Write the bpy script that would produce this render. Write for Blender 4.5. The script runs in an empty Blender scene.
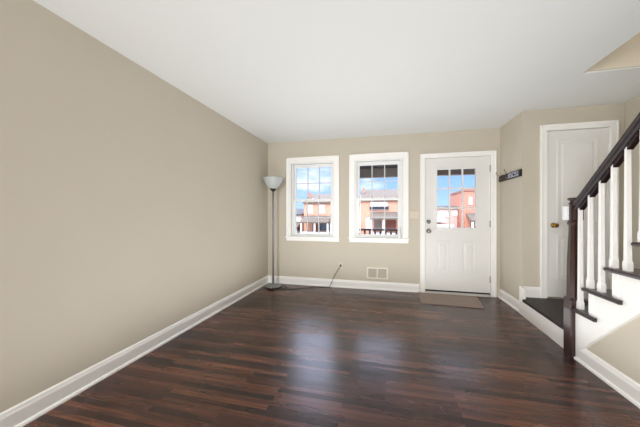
import bpy, bmesh, math, random
from mathutils import Vector, Matrix
random.seed(7)
SC = bpy.context.scene
COL = SC.collection
PI = math.pi
def R(d): return math.radians(d)

# ------------------------------------------------------------------ camera
cd = bpy.data.cameras.new('camera'); cam = bpy.data.objects.new('camera', cd); COL.objects.link(cam)
cam.location = (0, 0, 1.185); cam.rotation_euler = (R(90), 0, R(13.63))
cd.sensor_width = 36; cd.lens = 268/640*36; cd.shift_y = 1.5/640; cd.clip_start = .02; cd.clip_end = 300
SC.camera = cam
# ------------------------------------------------------------------ view
SC.view_settings.view_transform = 'Standard'; SC.view_settings.look = 'None'
SC.view_settings.gamma = 1; SC.view_settings.use_curve_mapping = False
SC.view_settings.exposure = 0.08
SC.cycles.use_denoising = True; SC.cycles.denoising_input_passes = 'RGB_ALBEDO_NORMAL'; SC.cycles.denoising_prefilter = 'ACCURATE'
SC.cycles.max_bounces = 10; SC.cycles.diffuse_bounces = 6; SC.cycles.glossy_bounces = 4
SC.cycles.transparent_max_bounces = 12
SC.cycles.caustics_reflective = False; SC.cycles.caustics_refractive = False
# ------------------------------------------------------------------ sky
SKY = 2.4
w = bpy.data.worlds.new('sky'); SC.world = w; w.use_nodes = True
nt = w.node_tree; N = nt.nodes; L = nt.links; N.clear()
out = N.new('ShaderNodeOutputWorld'); bg = N.new('ShaderNodeBackground'); L.new(bg.outputs[0], out.inputs[0])
tc = N.new('ShaderNodeTexCoord'); sep = N.new('ShaderNodeSeparateXYZ'); L.new(tc.outputs['Generated'], sep.inputs[0])
gr = N.new('ShaderNodeValToRGB'); L.new(sep.outputs['Z'], gr.inputs[0])
gr.color_ramp.elements[0].position = 0.0; gr.color_ramp.elements[0].color = (.24, .36, .58, 1)
gr.color_ramp.elements[1].position = .19; gr.color_ramp.elements[1].color = (.11, .23, .50, 1)
hi = gr.color_ramp.elements.new(.42); hi.color = (2.1, 2.4, 3.2, 1)   # bright thin overcast higher up
mp = N.new('ShaderNodeMapping'); mp.inputs['Scale'].default_value = (1, 1, 2.6); mp.inputs['Location'].default_value = (.35, .1, .2)
L.new(tc.outputs['Generated'], mp.inputs[0])
ns = N.new('ShaderNodeTexNoise'); ns.inputs['Scale'].default_value = 4.2; ns.inputs['Detail'].default_value = 7; ns.inputs['Roughness'].default_value = .55
L.new(mp.outputs[0], ns.inputs['Vector'])
cr = N.new('ShaderNodeValToRGB'); cr.color_ramp.elements[0].position = .57; cr.color_ramp.elements[1].position = .76
L.new(ns.outputs['Fac'], cr.inputs[0])
mx = N.new('ShaderNodeMixRGB'); L.new(cr.outputs[0], mx.inputs[0]); L.new(gr.outputs[0], mx.inputs[1]); mx.inputs[2].default_value = (.48, .50, .54, 1)
L.new(mx.outputs[0], bg.inputs[0]); bg.inputs[1].default_value = SKY
# ------------------------------------------------------------------ sun and added fill lights
def lamp(name, kind, loc, rot, energy, color=(1, 1, 1), size=None):
    l = bpy.data.lights.new(name, kind); l.energy = energy; l.color = color
    if kind == 'AREA': l.shape = 'RECTANGLE'; l.size, l.size_y = size
    o = bpy.data.objects.new(name, l); o.location = loc; o.rotation_euler = rot; COL.objects.link(o); return o
sun = lamp('sun', 'SUN', (0, -10, 20), (R(48), 0, R(-22)), 1.8, (1, .93, .84)); sun.data.angle = R(.6)
lamp('rear_fill', 'AREA', (-1.5, -3.3, 1.3), Vector((.34, .93, .05)).to_track_quat('-Z', 'Y').to_euler(), 185, (.985, .995, 1), (.9, 2.0))  # added fill behind the camera; the rear wall has no window
lamp('ceiling_fill', 'AREA', (-.2, 2.3, .06), (R(180), 0, 0), 47, (.985, .995, 1), (2.8, 3.2))  # added fill just above the floor, no fixture, aimed up to even the ceiling
lamp('stairwell_fill', 'AREA', (2.1, 1.4, 4.7), (0, 0, 0), 32, (1, .99, .98), (.7, 1.6))  # added fill without a fixture, brightens the stairwell and closet corner

# ------------------------------------------------------------------ materials
def srgb(r, g, b):
    f = lambda c: ((c/255)/12.92 if c/255 <= .04045 else ((c/255+.055)/1.055)**2.4)
    return (f(r), f(g), f(b), 1)
def mat(name, col, rough=.5, metal=0, noise=0, nscale=8, bump=0, bscale=60, spec=.5, coat=0):
    m = bpy.data.materials.new(name); m.use_nodes = True
    n = m.node_tree.nodes; l = m.node_tree.links; b = n['Principled BSDF']
    b.inputs['Base Color'].default_value = col; b.inputs['Roughness'].default_value = rough; b.inputs['Metallic'].default_value = metal
    b.inputs['Specular IOR Level'].default_value = spec; b.inputs['Coat Weight'].default_value = coat; b.inputs['Coat Roughness'].default_value = .1
    t = n.new('ShaderNodeTexCoord')
    x = n.new('ShaderNodeTexNoise'); x.inputs['Scale'].default_value = nscale; x.inputs['Detail'].default_value = 5
    l.new(t.outputs['Object'], x.inputs['Vector'])
    if noise:
        q = n.new('ShaderNodeMixRGB'); q.inputs[1].default_value = tuple(c*(1-noise) for c in col[:3])+(1,)
        q.inputs[2].default_value = tuple(min(1, c*(1+noise)) for c in col[:3])+(1,)
        l.new(x.outputs['Fac'], q.inputs[0]); l.new(q.outputs[0], b.inputs['Base Color'])
    if bump:
        y = n.new('ShaderNodeTexNoise'); y.inputs['Scale'].default_value = bscale; y.inputs['Detail'].default_value = 3
        l.new(t.outputs['Object'], y.inputs['Vector'])
        bp = n.new('ShaderNodeBump'); bp.inputs['Strength'].default_value = bump; bp.inputs['Distance'].default_value = .002
        l.new(y.outputs['Fac'], bp.inputs['Height']); l.new(bp.outputs[0], b.inputs['Normal'])
    return m
def emit(m, col, s):
    b = m.node_tree.nodes['Principled BSDF']; b.inputs['Emission Color'].default_value = col; b.inputs['Emission Strength'].default_value = s
M = {}
M['wall'] = mat('beige_paint', srgb(201, 193, 178), .75, noise=.02, nscale=3, bump=.06, bscale=220, spec=.25)
M['ceiling'] = mat('ceiling_paint', srgb(230, 232, 231), .8, noise=.01, nscale=3, spec=.2)
M['white'] = mat('white_trim_paint', srgb(247, 246, 243), .35, noise=.01)
M['door'] = mat('white_door_paint', srgb(232, 231, 228), .4, noise=.01)
M['sash'] = mat('white_sash', srgb(238, 239, 238), .35, noise=.01)
M['muntin'] = mat('pale_grille', srgb(205, 208, 212), .4, noise=.01)
M['chrome'] = mat('brushed_nickel', srgb(150, 148, 145), .3, 1, noise=.05)
M['brass'] = mat('antique_brass', srgb(165, 130, 70), .25, 1, noise=.08)
M['pole'] = mat('grey_metal', srgb(150, 147, 150), .4, .4, noise=.04)
M['base'] = mat('dark_grey_metal', srgb(140, 143, 142), .4, .3, noise=.05)
M['black'] = mat('black_plastic', srgb(20, 19, 20), .35, noise=.1)
M['plate'] = mat('almond_plastic', srgb(212, 201, 184), .4, noise=.01)
M['vent'] = mat('almond_metal', srgb(226, 217, 203), .45, noise=.01)
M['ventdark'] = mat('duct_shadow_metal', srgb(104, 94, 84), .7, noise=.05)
M['plastic'] = mat('white_plastic', srgb(235, 236, 238), .35, noise=.01)
M['alu'] = mat('threshold_aluminium', srgb(205, 203, 198), .4, .5, noise=.04)
M['cord'] = mat('brown_cord', srgb(62, 52, 46), .5, noise=.05)
M['rackblack'] = mat('black_lacquer', srgb(12, 11, 13), .45, noise=.1, spec=.3)
M['silver'] = mat('silver_metal', srgb(175, 175, 190), .5, .3, noise=.05)
M['nickel'] = mat('dull_bronze', srgb(150, 132, 112), .4, .6, noise=.05)
M['concrete'] = mat('concrete', srgb(185, 181, 174), .9, noise=.08, nscale=2)
M['asphalt'] = mat('asphalt', srgb(110, 110, 112), .9, noise=.1)
M['grass'] = mat('grass_ground', srgb(176, 168, 150), .95, noise=.12, nscale=1.5)
M['roof'] = mat('grey_shingle', srgb(96, 83, 69), .9, noise=.2, nscale=5)
M['roofdark'] = mat('dark_roof', srgb(70, 66, 66), .9, noise=.2, nscale=4)
M['pale'] = mat('pale_siding', srgb(204, 200, 194), .7, noise=.03)
M['winglass'] = mat('house_window_glass', srgb(70, 80, 92), .1, noise=.1)
M['brownwood'] = mat('brown_door_wood', srgb(120, 62, 42), .5, noise=.15)
M['porchwood'] = mat('dark_porch_wood', srgb(122, 108, 98), .7, noise=.15, nscale=12)
M['porchblack'] = mat('black_porch_paint', srgb(34, 30, 28), .6, noise=.15)
M['railbrown'] = mat('dark_brown_rail_paint', srgb(66, 44, 40), .5, noise=.1)

def wood(name, c1, c2, rough, scale=(2, 2, 22), coat=.4, spec=.5):
    m = mat(name, c1, rough, coat=coat, spec=spec); n = m.node_tree.nodes; l = m.node_tree.links; b = n['Principled BSDF']
    t = n.new('ShaderNodeTexCoord'); p = n.new('ShaderNodeMapping'); p.inputs['Scale'].default_value = scale
    l.new(t.outputs['Object'], p.inputs[0])
    x = n.new('ShaderNodeTexNoise'); x.inputs['Scale'].default_value = 3; x.inputs['Detail'].default_value = 6; l.new(p.outputs[0], x.inputs['Vector'])
    c = n.new('ShaderNodeValToRGB'); c.color_ramp.elements[0].position = .3; c.color_ramp.elements[1].position = .7
    c.color_ramp.elements[0].color = c1; c.color_ramp.elements[1].color = c2
    l.new(x.outputs['Fac'], c.inputs[0]); l.new(c.outputs[0], b.inputs['Base Color'])
    return m
M['newel'] = wood('dark_walnut', srgb(26, 13, 10), srgb(62, 30, 20), .3, (30, 30, 3))
M['rail'] = wood('dark_mahogany_rail', srgb(22, 11, 11), srgb(40, 21, 20), .36, (20, 3, 20), 0)
M['tread'] = wood('dark_stained_tread', srgb(36, 24, 23), srgb(60, 40, 36), .32, (3, 24, 3), .2)
M['landing'] = wood('dark_stained_landing', srgb(30, 23, 22), srgb(44, 34, 31), .5, (3, 24, 3), 0, .3)

def floor_mat():
    m = bpy.data.materials.new('dark_strip_oak_floor'); m.use_nodes = True
    n = m.node_tree.nodes; l = m.node_tree.links; b = n['Principled BSDF']
    t = n.new('ShaderNodeTexCoord')
    bk = n.new('ShaderNodeTexBrick'); bk.offset = .37; bk.offset_frequency = 2; bk.squash = 1
    bk.inputs['Scale'].default_value = 1; bk.inputs['Brick Width'].default_value = .7; bk.inputs['Row Height'].default_value = .043
    bk.inputs['Mortar Size'].default_value = .0012; bk.inputs['Mortar Smooth'].default_value = .3; bk.inputs['Bias'].default_value = 0
    bk.inputs['Color1'].default_value = (0, 0, 0, 1); bk.inputs['Color2'].default_value = (1, 1, 1, 1); bk.inputs['Mortar'].default_value = (0, 0, 0, 1)
    l.new(t.outputs['Object'], bk.inputs['Vector'])
    # plank tone
    pr = n.new('ShaderNodeValToRGB'); e = pr.color_ramp.elements
    e[0].position = 0; e[0].color = srgb(46, 26, 21); e[1].position = 1; e[1].color = srgb(126, 77, 54)
    k = e.new(.4); k.color = srgb(76, 43, 33); k = e.new(.8); k.color = srgb(104, 61, 45)
    l.new(bk.outputs['Color'], pr.inputs[0])
    # grain
    mp = n.new('ShaderNodeMapping'); mp.inputs['Scale'].default_value = (1.3, 30, 1); l.new(t.outputs['Object'], mp.inputs[0])
    g = n.new('ShaderNodeTexNoise'); g.inputs['Scale'].default_value = 2.2; g.inputs['Detail'].default_value = 7; g.inputs['Roughness'].default_value = .65
    l.new(mp.outputs[0], g.inputs['Vector'])
    gr = n.new('ShaderNodeValToRGB'); gr.color_ramp.elements[0].position = .32; gr.color_ramp.elements[0].color = (.3, .29, .29, 1)
    gr.color_ramp.elements[1].position = .72; gr.color_ramp.elements[1].color = (1.5, 1.45, 1.4, 1)
    l.new(g.outputs['Fac'], gr.inputs[0])
    m1 = n.new('ShaderNodeMixRGB'); m1.blend_type = 'MULTIPLY'; m1.inputs[0].default_value = 1
    l.new(pr.outputs[0], m1.inputs[1]); l.new(gr.outputs[0], m1.inputs[2])
    # worn / dark stain patches
    mp2 = n.new('ShaderNodeMapping'); mp2.inputs['Scale'].default_value = (.8, 2.4, 1); l.new(t.outputs['Object'], mp2.inputs[0])
    s = n.new('ShaderNodeTexNoise'); s.inputs['Scale'].default_value = 1.7; s.inputs['Detail'].default_value = 5; l.new(mp2.outputs[0], s.inputs['Vector'])
    sr = n.new('ShaderNodeValToRGB'); sr.color_ramp.elements[0].position = .35; sr.color_ramp.elements[0].color = (.55, .52, .52, 1)
    sr.color_ramp.elements[1].position = .62; sr.color_ramp.elements[1].color = (1, 1, 1, 1)
    l.new(s.outputs['Fac'], sr.inputs[0])
    m2 = n.new('ShaderNodeMixRGB'); m2.blend_type = 'MULTIPLY'; m2.inputs[0].default_value = 1
    l.new(m1.outputs[0], m2.inputs[1]); l.new(sr.outputs[0], m2.inputs[2])
    # seams
    m3 = n.new('ShaderNodeMixRGB'); l.new(bk.outputs['Fac'], m3.inputs[0]); l.new(m2.outputs[0], m3.inputs[1]); m3.inputs[2].default_value = (.006, .004, .003, 1)
    l.new(m3.outputs[0], b.inputs['Base Color'])
    rr = n.new('ShaderNodeMapRange'); rr.inputs['To Min'].default_value = .20; rr.inputs['To Max'].default_value = .34
    l.new(s.outputs['Fac'], rr.inputs['Value']); l.new(rr.outputs[0], b.inputs['Roughness'])
    b.inputs['IOR'].default_value = 1.5; b.inputs['Specular IOR Level'].default_value = .55
    b.inputs['Coat Weight'].default_value = 0; b.inputs['Coat IOR'].default_value = 1.5; b.inputs['Coat Roughness'].default_value = .18
    bp = n.new('ShaderNodeBump'); bp.inputs['Strength'].default_value = .25; bp.inputs['Distance'].default_value = .0015
    ad = n.new('ShaderNodeMath'); ad.operation = 'SUBTRACT'; l.new(g.outputs['Fac'], ad.inputs[0]); l.new(bk.outputs['Fac'], ad.inputs[1])
    ge = n.new('ShaderNodeNewGeometry'); rs = n.new('ShaderNodeSeparateColor'); l.new(bk.outputs['Color'], rs.inputs[0])   # every strip lies a touch out of level
    mr = n.new('ShaderNodeMapRange'); mr.inputs['To Min'].default_value = -.02; mr.inputs['To Max'].default_value = .02; l.new(rs.outputs[0], mr.inputs['Value'])
    cb = n.new('ShaderNodeCombineXYZ'); l.new(mr.outputs[0], cb.inputs['Y'])
    va = n.new('ShaderNodeVectorMath'); va.operation = 'ADD'; l.new(ge.outputs['Normal'], va.inputs[0]); l.new(cb.outputs[0], va.inputs[1])
    vn = n.new('ShaderNodeVectorMath'); vn.operation = 'NORMALIZE'; l.new(va.outputs[0], vn.inputs[0]); l.new(vn.outputs[0], bp.inputs['Normal'])
    l.new(ad.outputs[0], bp.inputs['Height']); l.new(bp.outputs[0], b.inputs['Normal'])
    return m
M['floor'] = floor_mat()

def glass_mat(name='window_glass', tint=(1, 1, 1, 1)):
    m = bpy.data.materials.new(name); m.use_nodes = True
    n = m.node_tree.nodes; l = m.node_tree.links; n.clear()
    o = n.new('ShaderNodeOutputMaterial'); mixs = n.new('ShaderNodeMixShader'); tr = n.new('ShaderNodeBsdfTransparent'); gl = n.new('ShaderNodeBsdfGlossy')
    fr = n.new('ShaderNodeFresnel'); fr.inputs[0].default_value = 1.25; gl.inputs['Roughness'].default_value = .02; tr.inputs[0].default_value = tint
    l.new(fr.outputs[0], mixs.inputs[0]); l.new(tr.outputs[0], mixs.inputs[1]); l.new(gl.outputs[0], mixs.inputs[2]); l.new(mixs.outputs[0], o.inputs[0])
    return m
M['glass'] = glass_mat()

def frosted():
    m = mat('frosted_glass_shade', srgb(208, 214, 212), .35, noise=.04, nscale=14)
    b = m.node_tree.nodes['Principled BSDF']; b.inputs['Transmission Weight'].default_value = .2; b.inputs['Roughness'].default_value = .45
    return m
M['frost'] = frosted()

def brick_mat(name, c1, c2, mortar):
    m = mat(name, c1, .85); n = m.node_tree.nodes; l = m.node_tree.links; b = n['Principled BSDF']
    t = n.new('ShaderNodeTexCoord'); p = n.new('ShaderNodeMapping'); p.inputs['Rotation'].default_value = (R(90), 0, 0)
    l.new(t.outputs['Object'], p.inputs[0])
    k = n.new('ShaderNodeTexBrick'); k.inputs['Scale'].default_value = 1; k.inputs['Brick Width'].default_value = .22; k.inputs['Row Height'].default_value = .075
    k.inputs['Mortar Size'].default_value = .008; k.inputs['Color1'].default_value = c1; k.inputs['Color2'].default_value = c2; k.inputs['Mortar'].default_value = mortar
    l.new(p.outputs[0], k.inputs['Vector']); l.new(k.outputs['Color'], b.inputs['Base Color'])
    return m
M['brick'] = brick_mat('orange_brick', srgb(202, 140, 104), srgb(186, 120, 86), srgb(198, 172, 152))
M['brickred'] = brick_mat('red_brick', srgb(184, 114, 82), srgb(164, 94, 66), srgb(190, 160, 140))
M['brickdark'] = brick_mat('brown_brick', srgb(150, 96, 76), srgb(130, 82, 64), srgb(160, 135, 120))
M['brickpink'] = brick_mat('pale_pink_brick', srgb(214, 168, 150), srgb(202, 150, 132), srgb(214, 196, 186))

def mat_doormat():
    m = mat('taupe_mat', srgb(150, 132, 120), .95, spec=.1); n = m.node_tree.nodes; l = m.node_tree.links; b = n['Principled BSDF']
    t = n.new('ShaderNodeTexCoord'); x = n.new('ShaderNodeTexNoise'); x.inputs['Scale'].default_value = 130; x.inputs['Detail'].default_value = 3
    l.new(t.outputs['Object'], x.inputs['Vector'])
    c = n.new('ShaderNodeValToRGB'); c.color_ramp.elements[0].position = .35; c.color_ramp.elements[1].position = .65
    c.color_ramp.elements[0].color = srgb(130, 115, 107); c.color_ramp.elements[1].color = srgb(172, 156, 147)
    l.new(x.outputs['Fac'], c.inputs[0]); l.new(c.outputs[0], b.inputs['Base Color'])
    bp = n.new('ShaderNodeBump'); bp.inputs['Strength'].default_value = .6; bp.inputs['Distance'].default_value = .003
    l.new(x.outputs['Fac'], bp.inputs['Height']); l.new(bp.outputs[0], b.inputs['Normal'])
    return m
M['mat'] = mat_doormat()

# ------------------------------------------------------------------ mesh helpers
class MB:
    def __init__(s): s.bm = bmesh.new()
    def box(s, x0, y0, z0, x1, y1, z1, bev=0):
        x0, x1 = min(x0, x1), max(x0, x1); y0, y1 = min(y0, y1), max(y0, y1); z0, z1 = min(z0, z1), max(z0, z1)
        r = bmesh.ops.create_cube(s.bm, size=1); vs = r['verts']
        bmesh.ops.scale(s.bm, verts=vs, vec=(x1-x0, y1-y0, z1-z0))
        bmesh.ops.translate(s.bm, verts=vs, vec=((x0+x1)/2, (y0+y1)/2, (z0+z1)/2))
        if bev:
            es = list({e for v in vs for e in v.link_edges})
            bmesh.ops.bevel(s.bm, geom=es, offset=bev, segments=2, affect='EDGES', profile=.5)
        return s
    def prism(s, pts, axis, a, b):
        """closed polygon pts (2-D) extruded along axis from a to b. axis x: pts=(y,z); y: (x,z); z: (x,y)"""
        def P(p, t): return {'x': (t, p[0], p[1]), 'y': (p[0], t, p[1]), 'z': (p[0], p[1], t)}[axis]
        A = [s.bm.verts.new(P(p, a)) for p in pts]; B = [s.bm.verts.new(P(p, b)) for p in pts]; n = len(pts)
        s.bm.faces.new(A); s.bm.faces.new(B[::-1])
        for i in range(n): s.bm.faces.new((A[i], B[i], B[(i+1) % n], A[(i+1) % n]))
        return s
    def loft(s, rings, cap=True):
        V = [[s.bm.verts.new(p) for p in r] for r in rings]; n = len(rings[0])
        for a, b in zip(V, V[1:]):
            for i in range(n): s.bm.faces.new((a[i], a[(i+1) % n], b[(i+1) % n], b[i]))
        if cap: s.bm.faces.new(V[0][::-1]); s.bm.faces.new(V[-1])
        return s
    def lathe(s, prof, c, seg=24, axis='z', cap=True):
        rings = []
        for r, h in prof:
            ring = []
            for k in range(seg):
                a = 2*PI*k/seg; u, v = r*math.cos(a), r*math.sin(a)
                ring.append({'z': (c[0]+u, c[1]+v, c[2]+h), 'x': (c[0]+h, c[1]+u, c[2]+v), 'y': (c[0]+u, c[1]+h, c[2]+v)}[axis])
            rings.append(ring)
        return s.loft(rings, cap)
    def tube(s, pts, r, seg=8):
        pts = [Vector(p) for p in pts]; rings = []
        up = Vector((.123, .31, .94)).normalized()
        for i, p in enumerate(pts):
            d = (pts[min(i+1, len(pts)-1)]-pts[max(i-1, 0)]).normalized()
            x = d.cross(up)
            if x.length < .1: x = d.cross(Vector((1, 0, 0)))
            x.normalize(); y = x.cross(d)
            rr = r[i] if isinstance(r, (list, tuple)) else r
            rings.append([p+(x*math.cos(2*PI*k/seg)+y*math.sin(2*PI*k/seg))*rr for k in range(seg)])
        return s.loft(rings)
    def build(s, name, m, parent=None, smooth=False, origin=None):
        bmesh.ops.recalc_face_normals(s.bm, faces=s.bm.faces)
        me = bpy.data.meshes.new(name)
        off = Vector(parent.location) if parent is not None else (Vector(origin) if origin else Vector((0, 0, 0)))
        if parent is not None and parent.parent is not None: off = off+Vector(parent.parent.location)
        if parent is None and origin: bmesh.ops.translate(s.bm, verts=s.bm.verts, vec=-off)
        elif parent is not None: bmesh.ops.translate(s.bm, verts=s.bm.verts, vec=-off)
        s.bm.to_mesh(me); s.bm.free()
        if smooth:
            for p in me.polygons: p.use_smooth = True
        o = bpy.data.objects.new(name, me); COL.objects.link(o); me.materials.append(m)
        if parent is not None: o.parent = parent
        elif origin: o.location = off
        return o
def smooth_path(pts, n=6):
    P = [Vector(p) for p in pts]; P = [P[0]]+P+[P[-1]]; o = []
    for i in range(1, len(P)-2):
        for k in range(n):
            t = k/n; a, b, c, d = P[i-1:i+3]
            o.append(.5*((2*b)+(c-a)*t+(2*a-5*b+4*c-d)*t*t+(3*b-a-3*c+d)*t**3))
    return o+[P[-2]]
def empty(name, loc):
    o = bpy.data.objects.new(name, None); o.empty_display_size = .1; o.location = loc; COL.objects.link(o); return o
def tag(o, label, cat, group=None):
    o['label'] = label; o['category'] = cat
    if group: o['group'] = group
    return o
def struct(o): o['kind'] = 'structure'; return o

# ------------------------------------------------------------------ the room shell
H = 2.44; XL = -2.0; YB = 4.36; XE = 1.612; YC = 3.72; XR = 2.605; YR = -4.0; XS = 1.55
struct(MB().box(XL-.2, YR-.2, -.2, XR+.2, YB+.2, 0).build('floor', M['floor']))
c = MB()
OX, OY0, OY1 = 1.70, .25, 2.86                       # the stairwell opening in the ceiling
c.box(XL-.2, YR-.2, H, OX, YB+.2, H+.28); c.box(OX, OY1, H, XR+.2, YB+.2, H+.28); c.box(OX, YR-.2, H, XR+.2, OY0, H+.28)
struct(c.build('ceiling', M['ceiling']))
struct(MB().box(XL-.2, YR-.2, 0, XL, YB+.2, H).build('wall_left', M['wall']))
struct(MB().box(XL, YR-.2, 0, XR, YR, H).build('wall_rear', M['wall']))
struct(MB().box(XR, YR-.2, 0, XR+.2, YB+.2, 4.9).build('wall_right', M['wall']))
struct(MB().box(XE, YC, 0, XE+.12, YB, H).build('wall_entry', M['wall']))
# well above the opening
u = MB(); e = .001
u.box(OX-.12, OY1, H+.28, XR, OY1+.12, 4.9); u.box(OX-.12, OY0, H+.28, OX, OY1, 4.9); u.box(OX-.12, OY0-.12, H+.28, XR, OY0, 4.9)
u.box(OX, OY1-.012, H+.012, XR-.001, OY1-.0005, H+.28)         # plaster facing of the opening's far edge
u.box(OX+.0005, OY0, H+.012, OX+.01, OY1-.012, H+.28)
struct(u.build('wall_stairwell', M['wall']))
struct(MB().box(OX-.12, OY0-.12, 4.9, XR+.2, OY1+.12, 5.0).build('ceiling_upstairs', M['ceiling']))

WIN = [(-1.19, .305), (-.105, .30)]                  # window centre x, half glass width
WZ0, WZ1 = .80, 2.075                                # wall opening
WH = .375
DX0, DX1, DZ1 = .575, 1.51, 2.065                    # entry door opening
b = MB(); xs = []
for cx, _ in WIN: xs.append((cx-WH, cx+WH))
b.box(XL, YB, 0, xs[0][0], YB+.2, 5.5)
b.box(xs[0][1], YB, 0, xs[1][0], YB+.2, 5.5)
b.box(xs[1][1], YB, 0, DX0, YB+.2, 5.5)
b.box(DX1, YB, 0, XR+2.5, YB+.2, 5.5)
for x0, x1 in xs: b.box(x0, YB, 0, x1, YB+.2, WZ0); b.box(x0, YB, WZ1, x1, YB+.2, 5.5)
b.box(DX0, YB, DZ1, DX1, YB+.2, 5.5)
struct(b.build('wall_back', M['wall']))
CX0, CX1, CZ0, CZ1 = 1.845, 2.482, .20, 2.195         # closet door opening
b = MB(); b.box(XE+.12, YC, 0, CX0, YC+.12, H); b.box(CX1, YC, 0, XR, YC+.12, H); b.box(CX0, YC, CZ1, CX1, YC+.12, H); b.box(CX0, YC, 0, CX1, YC+.12, CZ0)
struct(b.build('wall_closet', M['wall']))
struct(MB().box(CX0-.2, YC+.5, 0, CX1+.1, YC+.55, H).build('wall_closet_inside', M['wall']))

# baseboards: profile in (distance from wall, z)
def base_prof(h=.125, t=.016, shoe=True):
    p = [(0, 0)]
    p += [(t+.014, 0), (t+.014, .008), (t+.009, .017), (t, .021)] if shoe else [(t, 0)]
    p += [(t, h-.03), (t-.004, h-.018), (t-.005, h-.008), (.006, h), (0, h)]
    return p
def baseboard(name, axis, wall, sgn, a, b, z=0, **k):
    pts = [(wall+sgn*d, z+h) for d, h in base_prof(**k)]
    return struct(MB().prism(pts, axis, a, b).build(name, M['white']))
baseboard('baseboard_left', 'y', XL, 1, YR, YB)
baseboard('baseboard_back', 'x', YB, -1, XL+.001, .515)
baseboard('baseboard_entry', 'y', XE, -1, YC-.016, YB-.001)
pts = [(YC-d_, .2+h_) for d_, h_ in base_prof(shoe=False)]
m = MB(); m.prism(pts, 'x', 1.582, 1.80); m.box(1.577, 3.61, .172, 1.60, YC-.001, .322, .003)
struct(m.build('baseboard_closet', M['white']))

# ------------------------------------------------------------------ windows
def window(name, cx, hw):
    y = YB; root = struct(empty(name, (cx, y, WZ0)))
    oh = .4575; zt = 2.162; zb = .745
    # casing with a stepped back band
    m = MB()
    def frame_piece(x0, x1, z0, z1, t, bev=.003): m.box(x0, y-t, z0, x1, y+.001, z1, bev)
    frame_piece(cx-oh, cx-WH+.004, zb+.075, zt, .018); frame_piece(cx+WH-.004, cx+oh, zb+.075, zt, .018)
    frame_piece(cx-WH, cx+WH, WZ1-.004, zt, .018)
    frame_piece(cx-oh-.002, cx-oh+.018, zb+.075, zt+.002, .028); frame_piece(cx+oh-.018, cx+oh+.002, zb+.075, zt+.002, .028)
    frame_piece(cx-oh, cx+oh, zt-.018, zt+.002, .028)
    frame_piece(cx-WH-.012, cx-WH+.004, zb+.075, WZ1+.01, .023); frame_piece(cx+WH-.004, cx+WH+.012, zb+.075, WZ1+.01, .023)
    m.build('window_casing', M['white'], root)
    m = MB(); m.box(cx-oh-.012, y-.045, zb+.052, cx+oh+.012, y+.06, zb+.078, .005); m.build('window_sill', M['white'], root)
    m = MB(); m.box(cx-oh, y-.016, zb, cx+oh, y-.0005, zb+.052, .003); m.build('apron', M['white'], root)
    # jamb liner
    m = MB()
    m.box(cx-WH+.0005, y+.001, WZ0+.024, cx-WH+.02, y+.19, WZ1-.001); m.box(cx+WH-.02, y+.001, WZ0+.024, cx+WH-.0005, y+.19, WZ1-.001)
    m.box(cx-WH+.02, y+.001, WZ1-.022, cx+WH-.02, y+.19, WZ1-.001); m.box(cx-WH+.02, y+.061, WZ0+.001, cx+WH-.02, y+.22, WZ0+.02)
    m.box(cx-WH+.02, y+.012, WZ0+.024, cx-WH+.034, y+.026, WZ1-.022); m.box(cx+WH-.034, y+.012, WZ0+.024, cx+WH-.02, y+.026, WZ1-.022)
    m.build('window_frame', M['sash'], root)
    sx = WH-.021
    def sash(sname, y0, z0, z1, g0, g1):
        y1 = y0+.034; m = MB()
        m.box(cx-sx, y0, z0, cx-hw, y1, z1, .004); m.box(cx+hw, y0, z0, cx+sx, y1, z1, .004)
        m.box(cx-hw-.004, y0, z0, cx+hw+.004, y1, g0, .004); m.box(cx-hw-.004, y0, g1, cx+hw+.004, y1, z1, .004)
        s = m.build('sash', M['sash'], root); s['label'] = sname
        MB().box(cx-hw-.004, y0+.015, g0-.004, cx+hw+.004, y0+.019, g1+.004).build('pane', M['glass'], s)
        m = MB(); t = .0075
        for i in (1, 2):
            x = cx-hw+2*hw*i/3; m.box(x-t, y0+.008, g0, x+t, y0+.026, g1)
        zc = (g0+g1)/2; m.box(cx-hw, y0+.0075, zc-t, cx+hw, y0+.0265, zc+t)
        m.build('muntin_grid', M['muntin'], s)
        return s
    sash('upper sliding sash', y+.068, 1.425, WZ1-.024, 1.462, 1.995)
    lo = sash('lower sliding sash', y+.031, WZ0+.025, 1.46, .872, 1.42)
    m = MB(); m.box(cx-.03, y+.02, 1.452, cx+.03, y+.045, 1.462, .002); m.lathe([(.012, 0), (.012, .012), (.006, .016)], (cx, y+.034, 1.462), 12); m.build('sash_lock', M['sash'], lo)
    return root
window('window_1', *WIN[0]); window('window_2', *WIN[1])

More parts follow.
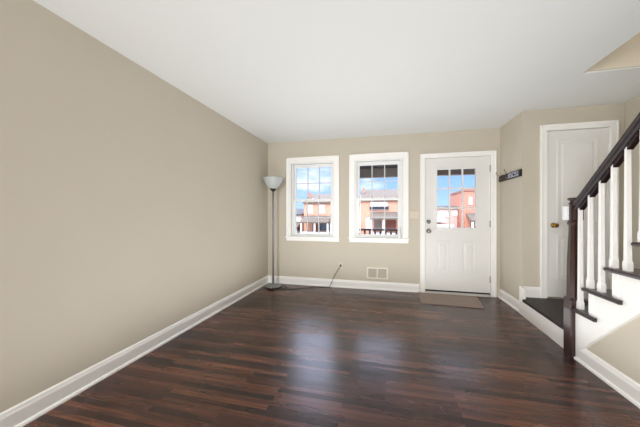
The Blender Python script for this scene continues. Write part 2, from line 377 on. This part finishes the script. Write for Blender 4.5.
# ------------------------------------------------------------------ doors
def casing(m, x0, x1, z0, z1, wd, y, t=.018):
    """three-sided moulded casing around an opening x0..x1, z0..z1"""
    for a, b_ in ((x0-wd, x0+.006), (x1-.006, x1+wd)): m.box(a, y-t, z0, b_, y+.001, z1+wd, .004)
    m.box(x0, y-t, z1-.006, x1, y+.001, z1+wd, .004)
    m.box(x0-wd-.001, y-t-.008, z0, x0-wd+.014, y+.001, z1+wd+.001, .003); m.box(x1+wd-.014, y-t-.008, z0, x1+wd+.001, y+.001, z1+wd+.001, .003)
    m.box(x0-wd, y-t-.008, z1+wd-.014, x1+wd, y+.001, z1+wd+.001, .003)
def panel(m, x0, x1, z0, z1, y):
    """raised moulding ring plus a raised field, on a face looking towards -y"""
    t = .018
    for a in ((x0, z0, x1, z0+t), (x0, z1-t, x1, z1), (x0, z0+t, x0+t, z1-t), (x1-t, z0+t, x1, z1-t)):
        m.box(a[0], y-.007, a[1], a[2], y+.002, a[3], .003)
    f = .042
    r1 = [(x0+f, y+.001, z0+f), (x1-f, y+.001, z0+f), (x1-f, y+.001, z1-f), (x0+f, y+.001, z1-f)]
    g = f+.018
    r2 = [(x0+g, y-.004, z0+g), (x1-g, y-.004, z0+g), (x1-g, y-.004, z1-g), (x0+g, y-.004, z1-g)]
    m.loft([r1, r2])
def hinge(root, x, y, z, mm):
    m = MB(); m.lathe([(.006, -.05), (.007, -.048), (.007, .048), (.006, .05)], (x, y, z), 10); m.box(x-.012, y+.003, z-.045, x+.012, y+.008, z+.045)
    return m.build('hinge', mm, root)

d = struct(empty('door_1', (1.043, YB, 0)))
m = MB(); casing(m, DX0+.012, DX1-.016, 0, DZ1-.012, .062, YB); m.build('door_casing', M['white'], d)
m = MB(); m.box(DX0+.0005, YB+.001, 0, DX0+.014, YB+.19, DZ1-.001); m.box(DX1-.016, YB+.001, 0, DX1-.0005, YB+.19, DZ1-.001); m.box(DX0+.014, YB+.001, DZ1-.015, DX1-.016, YB+.19, DZ1-.001)
m.build('door_jamb', M['white'], d)
ys = YB+.02; sx0, sx1 = DX0+.018, DX1-.02; lx0, lx1, lz0, lz1 = .772, 1.300, .998, 1.876
m = MB()
m.box(sx0, ys, .045, lx0, ys+.044, 2.046, .002); m.box(lx1, ys, .045, sx1, ys+.044, 2.046, .002)
m.box(lx0-.001, ys, .045, lx1+.001, ys+.044, lz0); m.box(lx0-.001, ys, lz1, lx1+.001, ys+.044, 2.046)
for a, b_ in ((.75, .94), (1.105, 1.302)): panel(m, a, b_, .315, .795, ys)
slab = m.build('door_slab', M['door'], d)
m = MB(); t = .03
for a in ((lx0-t, lz0-t, lx1+t, lz0), (lx0-t, lz1, lx1+t, lz1+t), (lx0-t, lz0, lx0, lz1), (lx1, lz0, lx1+t, lz1)): m.box(a[0], ys-.009, a[1], a[2], ys+.002, a[3], .004)
for i in (1, 2):
    x = lx0+(lx1-lx0)*i/3; m.box(x-.0115, ys+.002, lz0, x+.0115, ys+.03, lz1, .003)
    z = lz0+(lz1-lz0)*i/3; m.box(lx0, ys+.0015, z-.0115, lx1, ys+.0305, z+.0115, .003)
m.build('window_grille', M['door'], slab)
MB().box(lx0, ys+.014, lz0, lx1, ys+.018, lz1).build('pane', M['glass'], slab)
m = MB(); m.lathe([(.001, .0), (.031, .0), (.031, -.008), (.024, -.014), (.014, -.016), (.013, -.024), (.001, -.024)], (.649, ys, 1.082), 20, 'y'); m.box(.645, ys-.036, 1.062, .653, ys-.018, 1.102, .002)
m.build('deadbolt', M['chrome'], d, True)
m = MB(); m.lathe([(.001, 0), (.033, 0), (.033, -.006), (.02, -.012), (.012, -.018), (.012, -.036), (.024, -.044), (.029, -.056), (.026, -.066), (.014, -.071), (.001, -.072)], (.649, ys, .94), 24, 'y')
m.build('knob', M['chrome'], d, True)
for z in (.245, 1.055, 1.865): hinge(d, sx1+.003, ys-.012, z, M['chrome'])
m = MB(); m.prism([(YB-.03, .0), (YB-.03, .006), (YB+.0, .024), (YB+.12, .024), (YB+.12, 0)], 'x', DX0+.015, DX1-.017); m.build('threshold', M['alu'], d)
m = MB(); m.box(sx0+.002, ys+.006, .026, sx1-.002, ys+.04, .045); m.build('weather_strip', M['black'], d)

d = struct(empty('door_2', (2.17, YC, .2)))
m = MB(); casing(m, CX0+.012, CX1-.004, .2, CZ1-.008, .062, YC); m.build('door_casing', M['white'], d)
m = MB(); m.box(CX0+.0005, YC+.001, .2, CX0+.014, YC+.118, CZ1-.001); m.box(CX1-.006, YC+.001, .2, CX1-.0005, YC+.118, CZ1-.001); m.box(CX0+.014, YC+.001, CZ1-.014, CX1-.006, YC+.118, CZ1-.001); m.build('door_jamb', M['white'], d)
yc = YC+.012; m = MB(); m.box(CX0+.019, yc, .214, CX1-.008, yc+.036, CZ1-.018, .002)
panel(m, 1.972, 2.37, 1.09, 2.075, yc); panel(m, 1.972, 2.37, .425, .945, yc)
m.build('door_slab', M['door'], d)
m = MB(); m.lathe([(.001, 0), (.03, 0), (.03, -.005), (.018, -.01), (.011, -.016), (.011, -.034), (.022, -.042), (.027, -.054), (.024, -.064), (.012, -.069), (.001, -.07)], (1.936, yc, 1.064), 24, 'y')
m.build('knob', M['brass'], d, True)['label'] = 'brass door knob'
for z in (.5, 1.95): hinge(d, CX1-.007, yc-.008, z, M['white'])

# ------------------------------------------------------------------ staircase
TZ = [.2]+[.417+.2*k for k in range(10)]                  # 0 = landing, 1.. = treads
YF = [None]+[2.75-.22*(k-1) for k in range(1, 11)]  # nosing front of each tread
SX0 = 1.53                                          # stringer face
st = tag(empty('staircase', (2.05, 2.7, 0)), 'staircase with dark wood treads and white risers climbing from the landing', 'stairs')
m = MB(); m.prism([(1.523, 2.70), (XR-.002, 2.70), (XR-.002, YC-.001), (1.62, YC-.001), (1.575, 3.60), (1.560, 3.60)], 'z', .172, .2); lan = m.build('landing', M['landing'], st); lan['label'] = 'dark stained landing'
m = MB(); m.prism([(1.537, 2.75), (1.56, 2.75), (1.60, YC-.001), (1.576, YC-.001)], 'z', 0, .1715); m.box(1.60, YC-.03, 0, XR-.002, YC-.001, .172); m.build('riser', M['white'], st)['label'] = 'white front riser below the landing'
for k in range(1, 11):
    y0 = YF[k]; z = TZ[k]
    # riser under this tread
    m = MB(); m.box(SX0+.001, y0-.048, TZ[k-1], XR-.003, y0-.03, z-.028); m.build('riser', M['white'], st)
    # tread with rounded nosing, and a return nosing along the open side
    yb = y0-.22-.035
    pr_ = [(yb, z-.028), (y0-.012, z-.028), (y0-.003, z-.022), (y0, z-.014), (y0-.003, z-.006), (y0-.012, z), (yb, z)]
    m = MB(); m.prism(pr_, 'x', SX0-.002, XR-.003)
    t_ = m.build('tread', M['tread'], st)
    m = MB(); ye = y0-.335
    pn = [(SX0-.0025, z-.028), (SX0-.024, z-.028), (SX0-.031, z-.022), (SX0-.034, z-.014), (SX0-.031, z-.006), (SX0-.024, z), (SX0-.0025, z)]
    m.prism(pn, 'y', ye, y0); m.build('return_nosing', M['tread'], t_)
# skirt: the white stepped side board, from the treads down to the sloping band
SL = .2/.22
def lowline(y): return .125+(2.60-y)*.952            # sloping bottom edge of the white side board
pts = [(2.70, 0.0)]
pts = []
m = MB()
for k in range(1, 11):
    y0 = YF[k]-.03; y1 = YF[k+1]-.03 if k < 10 else YF[k]-.25
    zt = TZ[k]-.028
    a, b_ = max(lowline(min(y0, 2.64)), 0), lowline(y1)
    if k == 1:
        m.prism([(y0-.02, 0), (2.60, 0), (2.60, .125), (y1, b_), (y1, zt), (y0-.02, zt)], 'x', SX0, SX0+.0195)
    else: m.prism([(y0, a), (y1, b_), (y1, zt), (y0, zt)], 'x', SX0, SX0+.0195)
m.build('side_board', M['white'], st)
m = MB()                                             # band moulding along the slope
ya, yb = 2.585, .60
for (o1, o2, x) in ((-.005, -.075, SX0-.006), (-.03, -.045, SX0-.011)):
    m.prism([(ya, lowline(ya)+o1), (yb, lowline(yb)+o1), (yb, lowline(yb)+o2), (ya-.0, max(.1, lowline(ya)+o2))], 'x', x, SX0+.0195)
m.build('band_moulding', M['white'], st)
for k in range(2, 11):                               # small upright blocks on the side board at each riser
    y0 = YF[k]-.03; m = MB(); m.box(SX0-.004, y0-.05, TZ[k]-.19, SX0+.004, y0, TZ[k]-.029, .002); m.build('riser_end', M['white'], st)
# wall under the stairs
pts = [(2.62, 0), (2.62, .115)]+[(.5, lowline(.5)-.03)]
m = MB(); m.prism([(2.62, 0), (.0, 0), (.0, H), (.24, H), (.26, 2.32), (2.62, .085)], 'x', XS, XS+.02)
struct(m.build('wall_stair', M['wall']))
struct(MB().box(XS+.02, 0, 0, XR-.003, .02, H).build('wall_kitchen', M['wall']))
pts = [(XS-d_, h_) for d_, h_ in base_prof(.125, .022)]
struct(MB().prism(pts, 'y', 0, 2.645).build('baseboard_stair', M['white']))

# ------------------------------------------------------------------ stair railing
rl = tag(empty('stair_railing', (1.55, 2.7, 0)), 'dark wooden handrail and newel post with white balusters along the stairs', 'railing')
NX, NY = 1.548, 2.70
def sq(cx, cy, z, h, n=4, ch=0):
    if ch == 0: return [(cx-h, cy-h, z), (cx+h, cy-h, z), (cx+h, cy+h, z), (cx-h, cy+h, z)]
    c_ = h*ch
    return [(cx-h+c_, cy-h, z), (cx+h-c_, cy-h, z), (cx+h, cy-h+c_, z), (cx+h, cy+h-c_, z), (cx+h-c_, cy+h, z), (cx-h+c_, cy+h, z), (cx-h, cy+h-c_, z), (cx-h, cy-h+c_, z)]
m = MB()
m.loft([sq(NX, NY, z, h, ch=.12) for z, h in ((0, .05), (.47, .05), (.49, .044))])
m.loft([sq(NX, NY, z, h, ch=.5) for z, h in ((.488, .043), (.53, .042), (.80, .039), (1.085, .030), (1.10, .030), (1.105, .038), (1.12, .040), (1.13, .034), (1.14, .034))])
m.loft([sq(NX, NY, z, h, ch=.1) for z, h in ((1.138, .040), (1.145, .045), (1.252, .045), (1.262, .040))])
m.lathe([(.026, 1.26), (.026, 1.272), (.036, 1.278), (.034, 1.286), (.026, 1.292), (.027, 1.304), (.040, 1.310), (.043, 1.318), (.040, 1.327), (.025, 1.332), (.001, 1.333)], (NX, NY, 0), 20)
m.build('newel_post', M['newel'], rl)
# handrail
RS = .877
def railz(y): return 1.222+(2.70-y)*RS
ca = 1/math.hypot(1, RS)
prof = [(-.020, -.030), (-.030, -.022), (-.030, -.012), (-.022, -.004), (-.024, .004), (-.034, .012), (-.034, .022), (-.024, .034), (0, .039), (.024, .034), (.034, .022), (.034, .012), (.024, .004), (.022, -.004), (.030, -.012), (.030, -.022), (.020, -.030)]
def ring(y): return [(1.55+p, y, railz(y)+q/ca) for p, q in prof]
m = MB(); m.loft([ring(2.66), ring(1.35)]); m.build('handrail', M['rail'], rl)
YBAL = [2.63-.11*i for i in range(12)]
YBAL = [y for y in YBAL if y > 1.4]
for i, y in enumerate(YBAL):
    k = 1+(i+1)//2; z0 = TZ[k]; zt = railz(y)-.030/ca+.004
    m = MB(); m.loft([sq(1.552, y, z, h) for z, h in ((z0, .0175), (z0+.055, .0175), (z0+.072, .0138), (zt-.3, .0118), (zt, .0108))])
    # slope the top to meet the rail
    m.build('baluster', M['white'], rl)
for i in range(len(YBAL)-1):
    a, b_ = YBAL[i]-.018, YBAL[i+1]+.018
    m = MB(); 
    def zz(y): return railz(y)-.030/ca
    m.prism([(a, zz(a)+.002), (b_, zz(b_)+.002), (b_, zz(b_)-.026), (b_+.02, zz(b_+.02)-.034), (a, zz(a)-.034)], 'x', 1.535, 1.569)
    m.build('fillet', M['rail'], rl)
m = MB(); m.box(1.483, 2.675, 1.142, NX-.0455, 2.735, 1.258, .004); m.box(1.479, 2.69, 1.165, 1.4835, 2.72, 1.235, .002)
tag(m.build('gate_latch', M['plastic'], origin=(1.49, 2.7, 1.142)), 'small white plastic block fixed to the top of the newel post', 'latch')

# ------------------------------------------------------------------ floor lamp
LX, LY = -1.80, 4.13
lm = tag(empty('floor_lamp', (LX, LY, 0)), 'grey torchiere floor lamp with frosted bowl shade in the back corner', 'lamp')
m = MB(); m.lathe([(.001, .002), (.125, .002), (.135, .008), (.135, .016), (.125, .026), (.07, .036), (.03, .044), (.022, .06), (.001, .06)], (LX, LY, 0), 40); m.build('base', M['base'], lm, True)
m = MB(); m.lathe([(.0165, .05), (.0165, 1.10), (.018, 1.105), (.018, 1.12), (.0165, 1.125), (.0165, 1.585)], (LX, LY, 0), 18); m.build('pole', M['pole'], lm, True)
m = MB(); m.lathe([(.017, 1.575), (.03, 1.585), (.045, 1.60), (.052, 1.615), (.048, 1.622), (.001, 1.622)], (LX, LY, 0), 24); m.build('socket_cap', M['black'], lm, True)
m = MB()
outer = [(.046, 1.618), (.075, 1.635), (.105, 1.665), (.130, 1.705), (.148, 1.75), (.158, 1.795), (.160, 1.802)]
inner = [(.154, 1.800), (.142, 1.75), (.124, 1.708), (.099, 1.67), (.07, 1.642), (.046, 1.626)]
m.lathe(outer+inner, (LX, LY, 0), 40, cap=False); sh = m.build('lamp_shade', M['frost'], lm, True)
m = MB(); m.lathe([(.012, 1.62), (.014, 1.65), (.03, 1.69), (.032, 1.715), (.02, 1.742), (.001, 1.748)], (LX, LY, 0), 16); m.build('bulb', M['plastic'], lm, True)
P = smooth_path([(LX+.12, LY+.03, .008), (-1.60, 4.20, .006), (-1.57, 4.10, .006), (-1.66, 4.0, .006), (-1.735, 3.955, .02)], 8)
m = MB(); m.tube(P, .004); m.build('cord', M['cord'], lm, True)
m = MB(); m.box(-1.80, 3.925, .003, -1.715, 3.965, .026, .008); sw = m.build('foot_switch', M['black'], lm); sw['label'] = 'black foot switch on the cord'
m = MB(); m.lathe([(.009, 0), (.009, .005), (.005, .007)], (-1.757, 3.945, .0255), 12); m.build('switch_button', M['plastic'], sw)
# the cord goes on from the switch along the floor to the wall outlet
P = smooth_path([(-1.715, 3.945, .018), (-1.66, 3.955, .006), (-1.50, 4.03, .006), (-1.30, 4.13, .006), (-1.08, 4.25, .006), (-.90, 4.303, .006), (-.875, 4.308, .03), (-.83, 4.322, .13), (-.775, 4.325, .24), (-.715, 4.318, .335), (-.706, 4.325, .352)], 8)
m = MB(); m.tube(P, .004); m.build('cord', M['cord'], lm, True)
m = MB(); m.box(-.719, 4.318, .342, -.693, 4.352, .372, .005); m.build('plug', M['cord'], lm)

# ------------------------------------------------------------------ wall fittings
def plate(name, x0, x1, z0, z1):
    m = MB(); m.box(x0, YB-.007, z0, x1, YB-.0003, z1, .003); return m
ow = tag(empty('wall_outlet', (-.706, YB, .30)), 'almond wall outlet low between the windows with the lamp cord plugged in', 'outlet')
plate('', -.741, -.671, .30, .415).build('cover_plate', M['plate'], ow)
for z in (.338, .378):
    m = MB(); m.lathe([(.001, -.0075), (.0165, -.0075), (.0165, -.006)], (-.706, YB, z), 16, 'y'); r_ = m.build('socket', M['plate'], ow)
    if z > .36:
        m = MB(); m.box(-.713, YB-.0085, z-.005, -.711, YB-.0074, z+.006); m.box(-.702, YB-.0085, z-.005, -.7, YB-.0074, z+.006); m.build('slot', M['black'], r_)
s = tag(empty('light_switch', (.437, YB, 1.13)), 'almond three gang light switch plate beside the front door', 'light switch')
plate('', .368, .507, 1.128, 1.246).build('cover_plate', M['plate'], s)
for x in (.392, .4375, .483):
    m = MB(); m.box(x-.0045, YB-.018, 1.184, x+.0045, YB-.006, 1.200, .002); m.build('toggle', M['plate'], s)
v = tag(empty('wall_vent', (-.12, YB, .165)), 'almond metal return air grille low on the wall beneath the porch window', 'vent')
vx0, vx1, vz0, vz1 = -.285, .048, .168, .352
m = MB(); t = .026
for a in ((vx0, vz0, vx1, vz0+t), (vx0, vz1-t, vx1, vz1), (vx0, vz0+t, vx0+t, vz1-t), (vx1-t, vz0+t, vx1, vz1-t), ((vx0+vx1)/2-.009, vz0+t, (vx0+vx1)/2+.009, vz1-t)):
    m.box(a[0], YB-.012, a[1], a[2], YB-.0003, a[3], .003)
m.build('frame', M['vent'], v)
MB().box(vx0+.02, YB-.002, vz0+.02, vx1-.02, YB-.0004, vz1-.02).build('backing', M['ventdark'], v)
n_ = 10
for i in range(n_):
    z = vz0+t+.004+(vz1-vz0-2*t-.008)*(i+.5)/n_
    m = MB(); m.prism([(YB-.0095, z-.0042), (YB-.0085, z-.0042), (YB-.0025, z+.0025), (YB-.0035, z+.0025)], 'x', vx0+t, vx1-t); m.build('slat', M['vent'], v)

# coat rack on the short wall by the door
ck = tag(empty('coat_rack', (XE, 4.0, 1.70)), 'black wall coat rack with metal hooks on the short wall beside front door', 'coat rack')
xr = XE-.0005; ya, yb = 4.35, 3.724
m = MB(); m.box(xr-.02, yb, 1.657, xr, ya, 1.742, .003); m.build('board', M['rackblack'], ck)
m = MB(); t = .006
m.box(xr-.0235, yb+.05, 1.670, xr-.0195, ya-.30, 1.730, .001); pl = m.build('inlay_plate', M['silver'], ck); pl['label'] = 'silver inlay with dark cut out shapes'
for i, y in enumerate((3.80, 3.845, 3.89, 3.935, 3.98)):
    m = MB(); q = (.018, .012, .020, .011, .017)[i]; m.lathe([(.001, -.0238), (q, -.0238), (q, -.0258), (.001, -.0262)], (xr, y, 1.70+(.008, -.010, .0, .012, -.006)[i]), (4, 12, 6, 12, 4)[i], 'x'); m.build('ornament', M['rackblack'], pl)
for y in (4.28, 4.02):
    m = MB()
    P = smooth_path([(xr-.018, y, 1.735), (xr-.035, y, 1.730), (xr-.055, y, 1.740), (xr-.070, y, 1.756), (xr-.076, y, 1.775)], 5); m.tube(P, .0045)
    m.lathe([(.001, -.009), (.006, -.007), (.009, 0), (.006, .007), (.001, .009)], (xr-.077, y, 1.781), 12)
    P = smooth_path([(xr-.018, y, 1.70), (xr-.03, y, 1.672), (xr-.045, y, 1.664), (xr-.055, y, 1.682)], 5); m.tube(P, .004)
    m.build('hook', M['nickel'], ck, True)

# door mat
m = MB(); pts = [(.480, 4.322), (1.285, 4.29), (1.224, 3.775), (.467, 3.80)]
m.loft([[(x, y, z) for x, y in pts] for z in (.001, .010)])
bmesh.ops.bevel(m.bm, geom=[e for e in m.bm.edges], offset=.003, segments=2, affect='EDGES')
tag(m.build('door_mat', M['mat'], origin=(.85, 4.05, 0)), 'taupe brown door mat lying on the floor in front of the door', 'door mat')

# slim white object at the right end of the second window's sill
m = MB(); m.lathe([(.001, 0), (.028, 0), (.029, .004), (.026, .05), (.018, .11), (.014, .15), (.010, .165), (.001, .167)], (.222, YB+.0, .8235), 16)
tag(m.build('window_prop', M['plastic'], origin=(.222, YB, .8235), smooth=True), 'slim white tapered object on the right end of the porch window sill', 'ornament')

# ------------------------------------------------------------------ outside: own porch
GZ = -1.7
struct(MB().box(-.95, YB+.2, -.25, 4.6, 6.15, -.06).build('porch_floor', M['concrete']))
m = MB(); m.box(-30, 6.15, GZ-.2, 40, 70, GZ); struct(m.build('ground', M['grass']))
struct(MB().box(-30, 22, GZ, 40, 30, GZ+.02).build('street', M['asphalt']))
struct(MB().box(-30, 31, GZ, 40, 33, GZ+.03).build('sidewalk', M['concrete']))
pr = tag(empty('porch_roof', (1.8, 5.2, 2.0)), 'dark porch roof over the front door seen through the panes', 'porch roof')
MB().box(-.95, 5.92, 2.0, 4.6, 6.06, 2.20, .01).build('beam', M['porchwood'], pr)
MB().box(-.95, YB+.21, 2.20, 4.6, 6.30, 2.26).build('deck', M['porchblack'], pr)
for x in (2.9,):
    MB().box(x-.05, 5.93, -.06, x+.05, 6.05, 2.0, .006).build('post', M['porchwood'], pr)
MB().box(-.93, 5.93, -.06, -.83, 6.05, 2.0, .006).build('post', M['porchwood'], pr)
rg = tag(empty('porch_railing', (-.2, 6.0, -.06)), 'dark brown porch railing outside the window', 'railing')
MB().box(-.83, 5.96, .842, .36, 6.03, .885, .008).build('top_rail', M['railbrown'], rg)
MB().box(-.83, 5.97, .05, .36, 6.02, .10, .006).build('bottom_rail', M['railbrown'], rg)
MB().box(.36, 5.94, -.06, .45, 6.05, .95, .008).build('rail_post', M['railbrown'], rg)
for i in range(10):
    x = -.77+.112*i; MB().box(x-.019, 5.975, .10, x+.019, 6.013, .843).build('baluster', M['railbrown'], rg)

# ------------------------------------------------------------------ outside: the row houses over the street
def house(name, label, x0, x1, y, ze, zr, wallm, roofm, depth=9, gable=False):
    h = tag(empty(name, ((x0+x1)/2, y, GZ)), label, 'house')
    MB().box(x0, y, GZ, x1, y+depth, ze).build('wall', wallm, h)
    if gable:
        MB().prism([(x0-.3, ze), ((x0+x1)/2, zr), (x1+.3, ze), (x1+.3, ze+.2), ((x0+x1)/2, zr+.22), (x0-.3, ze+.2)], 'y', y-.3, y+depth).build('roof', roofm, h)
        MB().prism([(x0, ze), (x1, ze), ((x0+x1)/2, zr)], 'y', y+.02, y+depth-.1).build('gable', wallm, h)
    else:
        MB().prism([(y-.35, ze-.05), (y-.35, ze+.12), (y+depth/2, zr), (y+depth+.3, ze)], 'x', x0-.1, x1+.1).build('roof', roofm, h)
    return h
def hwin(h, x0, x1, z0, z1, y):
    m = MB(); t = .12
    for a in ((x0-t, z0-t, x1+t, z0), (x0-t, z1, x1+t, z1+t), (x0-t, z0, x0, z1), (x1, z0, x1+t, z1), (x0, (z0+z1)/2-.05, x1, (z0+z1)/2+.05)): m.box(a[0], y-.09, a[1], a[2], y+.0, a[3])
    f = m.build('window', M['pale'], h); MB().box(x0, y-.04, z0, x1, y-.001, z1).build('pane', M['pale'], f)
def hporch(h, x0, x1, y, zt, posts, zf=GZ+.35):
    MB().prism([(y-2.3, zt-.75), (y-2.3, zt-.55), (y, zt+.35), (y, zt+.1)], 'x', x0, x1).build('porch_roof', M['roof'], h)
    MB().box(x0, y-2.3, GZ, x1, y, zf).build('porch_slab', M['concrete'], h)
    for x in posts: MB().box(x-.11, y-2.2, zf, x+.11, y-1.98, zt-.7).build('porch_post', M['pale'], h)
def hdoor(h, x0, x1, z0, z1, y, mm): MB().box(x0, y-.06, z0, x1, y-.001, z1).build('door', mm, h)
Y0 = 40
h = house('row_house', 'orange brick row house with two pale windows above its porch', -12.3, -4.4, Y0, 3.05, 4.75, M['brick'], M['roof'])
MB().box(-12.25, Y0+2.5, 3.7, -11.9, Y0+3.0, 4.85).build('chimney', M['brickred'], h)
hwin(h, -11.5, -10.9, 1.55, 2.65, Y0); hwin(h, -9.7, -9.0, 1.55, 2.65, Y0); hwin(h, -7.3, -6.6, 1.55, 2.65, Y0)
hporch(h, -12.2, -7.9, Y0, .75, (-12.05, -10.0, -8.05)); hdoor(h, -10.85, -10.05, -1.35, .15, Y0, M['brownwood']); hdoor(h, -9.75, -8.2, -1.2, .15, Y0, M['winglass'])
hporch(h, -7.7, -4.5, Y0, .75, (-7.55, -4.65)); hdoor(h, -6.9, -6.0, -1.35, .15, Y0, M['brownwood'])
h = house('row_house', 'brick row house with dark window strip and brown front door seen past porch railing', -3.55, 4.6, Y0, 3.3, 5.3, M['brick'], M['roof'])
MB().box(-3.4, Y0+2.5, 4.0, -3.1, Y0+3.0, 5.5).build('chimney', M['brickred'], h)
MB().box(-2.1, Y0-.1, 1.9, .35, Y0-.001, 3.1).build('siding_panel', M['pale'], h)
MB().box(-2.2, Y0-.2, 2.0, .5, Y0-.1, 2.42).build('window_strip', M['porchblack'], h)
hporch(h, -2.0, 2.6, Y0, 1.3, (-1.9, -.2, 2.5)); hdoor(h, -1.6, -.55, -1.2, .55, Y0, M['porchwood']); hdoor(h, .1, 1.55, -1.2, .6, Y0, M['brownwood'])
MB().box(-2.75, Y0-.05, -1.0, -2.1, Y0-.001, .9).build('shutter', M['pale'], h)
h = house('neighbour_house', 'pale low house with dark roof left of the orange row house', -18.5, -12.9, Y0+1, 1.2, 2.3, M['brickpink'], M['roofdark'])
hwin(h, -13.9, -13.2, .1, .9, Y0+1); hporch(h, -15.5, -13, Y0+1, -.2, (-15.3, -13.2)); hdoor(h, -13.6, -13.1, -1.3, -.4, Y0+1, M['brownwood'])
h = house('neighbour_house', 'low pale pink house with white porch seen in the door glass', 4.9, 10.1, Y0+2, 2.2, 2.7, M['brickpink'], M['roofdark'])
hwin(h, 8.0, 8.9, 1.0, 1.7, Y0+2); hwin(h, 9.5, 10.0, 1.2, 1.8, Y0+2)
MB().box(5.0, Y0, GZ, 9.2, Y0+2, -.1).build('porch_slab', M['pale'], h)
MB().prism([(Y0-.3, .2), (Y0-.3, .4), (Y0+2, 1.0), (Y0+2, .8)], 'x', 5.0, 8.2).build('porch_roof', M['pale'], h)
h = tag(empty('brick_house', (14, Y0-1, GZ)), 'taller red brick house at the right of the door glass', 'house')
MB().box(10.2, Y0-1, GZ, 17.5, Y0+7, 4.35).build('wall', M['brickred'], h)
MB().box(10.1, Y0-1.12, 4.35, 17.6, Y0+7.1, 4.6).build('cornice', M['brickdark'], h)
hwin(h, 10.85, 11.02, 2.65, 3.4, Y0-1); hporch(h, 10.4, 13.5, Y0-1, 1.1, (10.6, 13.3)); hdoor(h, 11.0, 12.3, -1.2, .3, Y0-1, M['brownwood'])
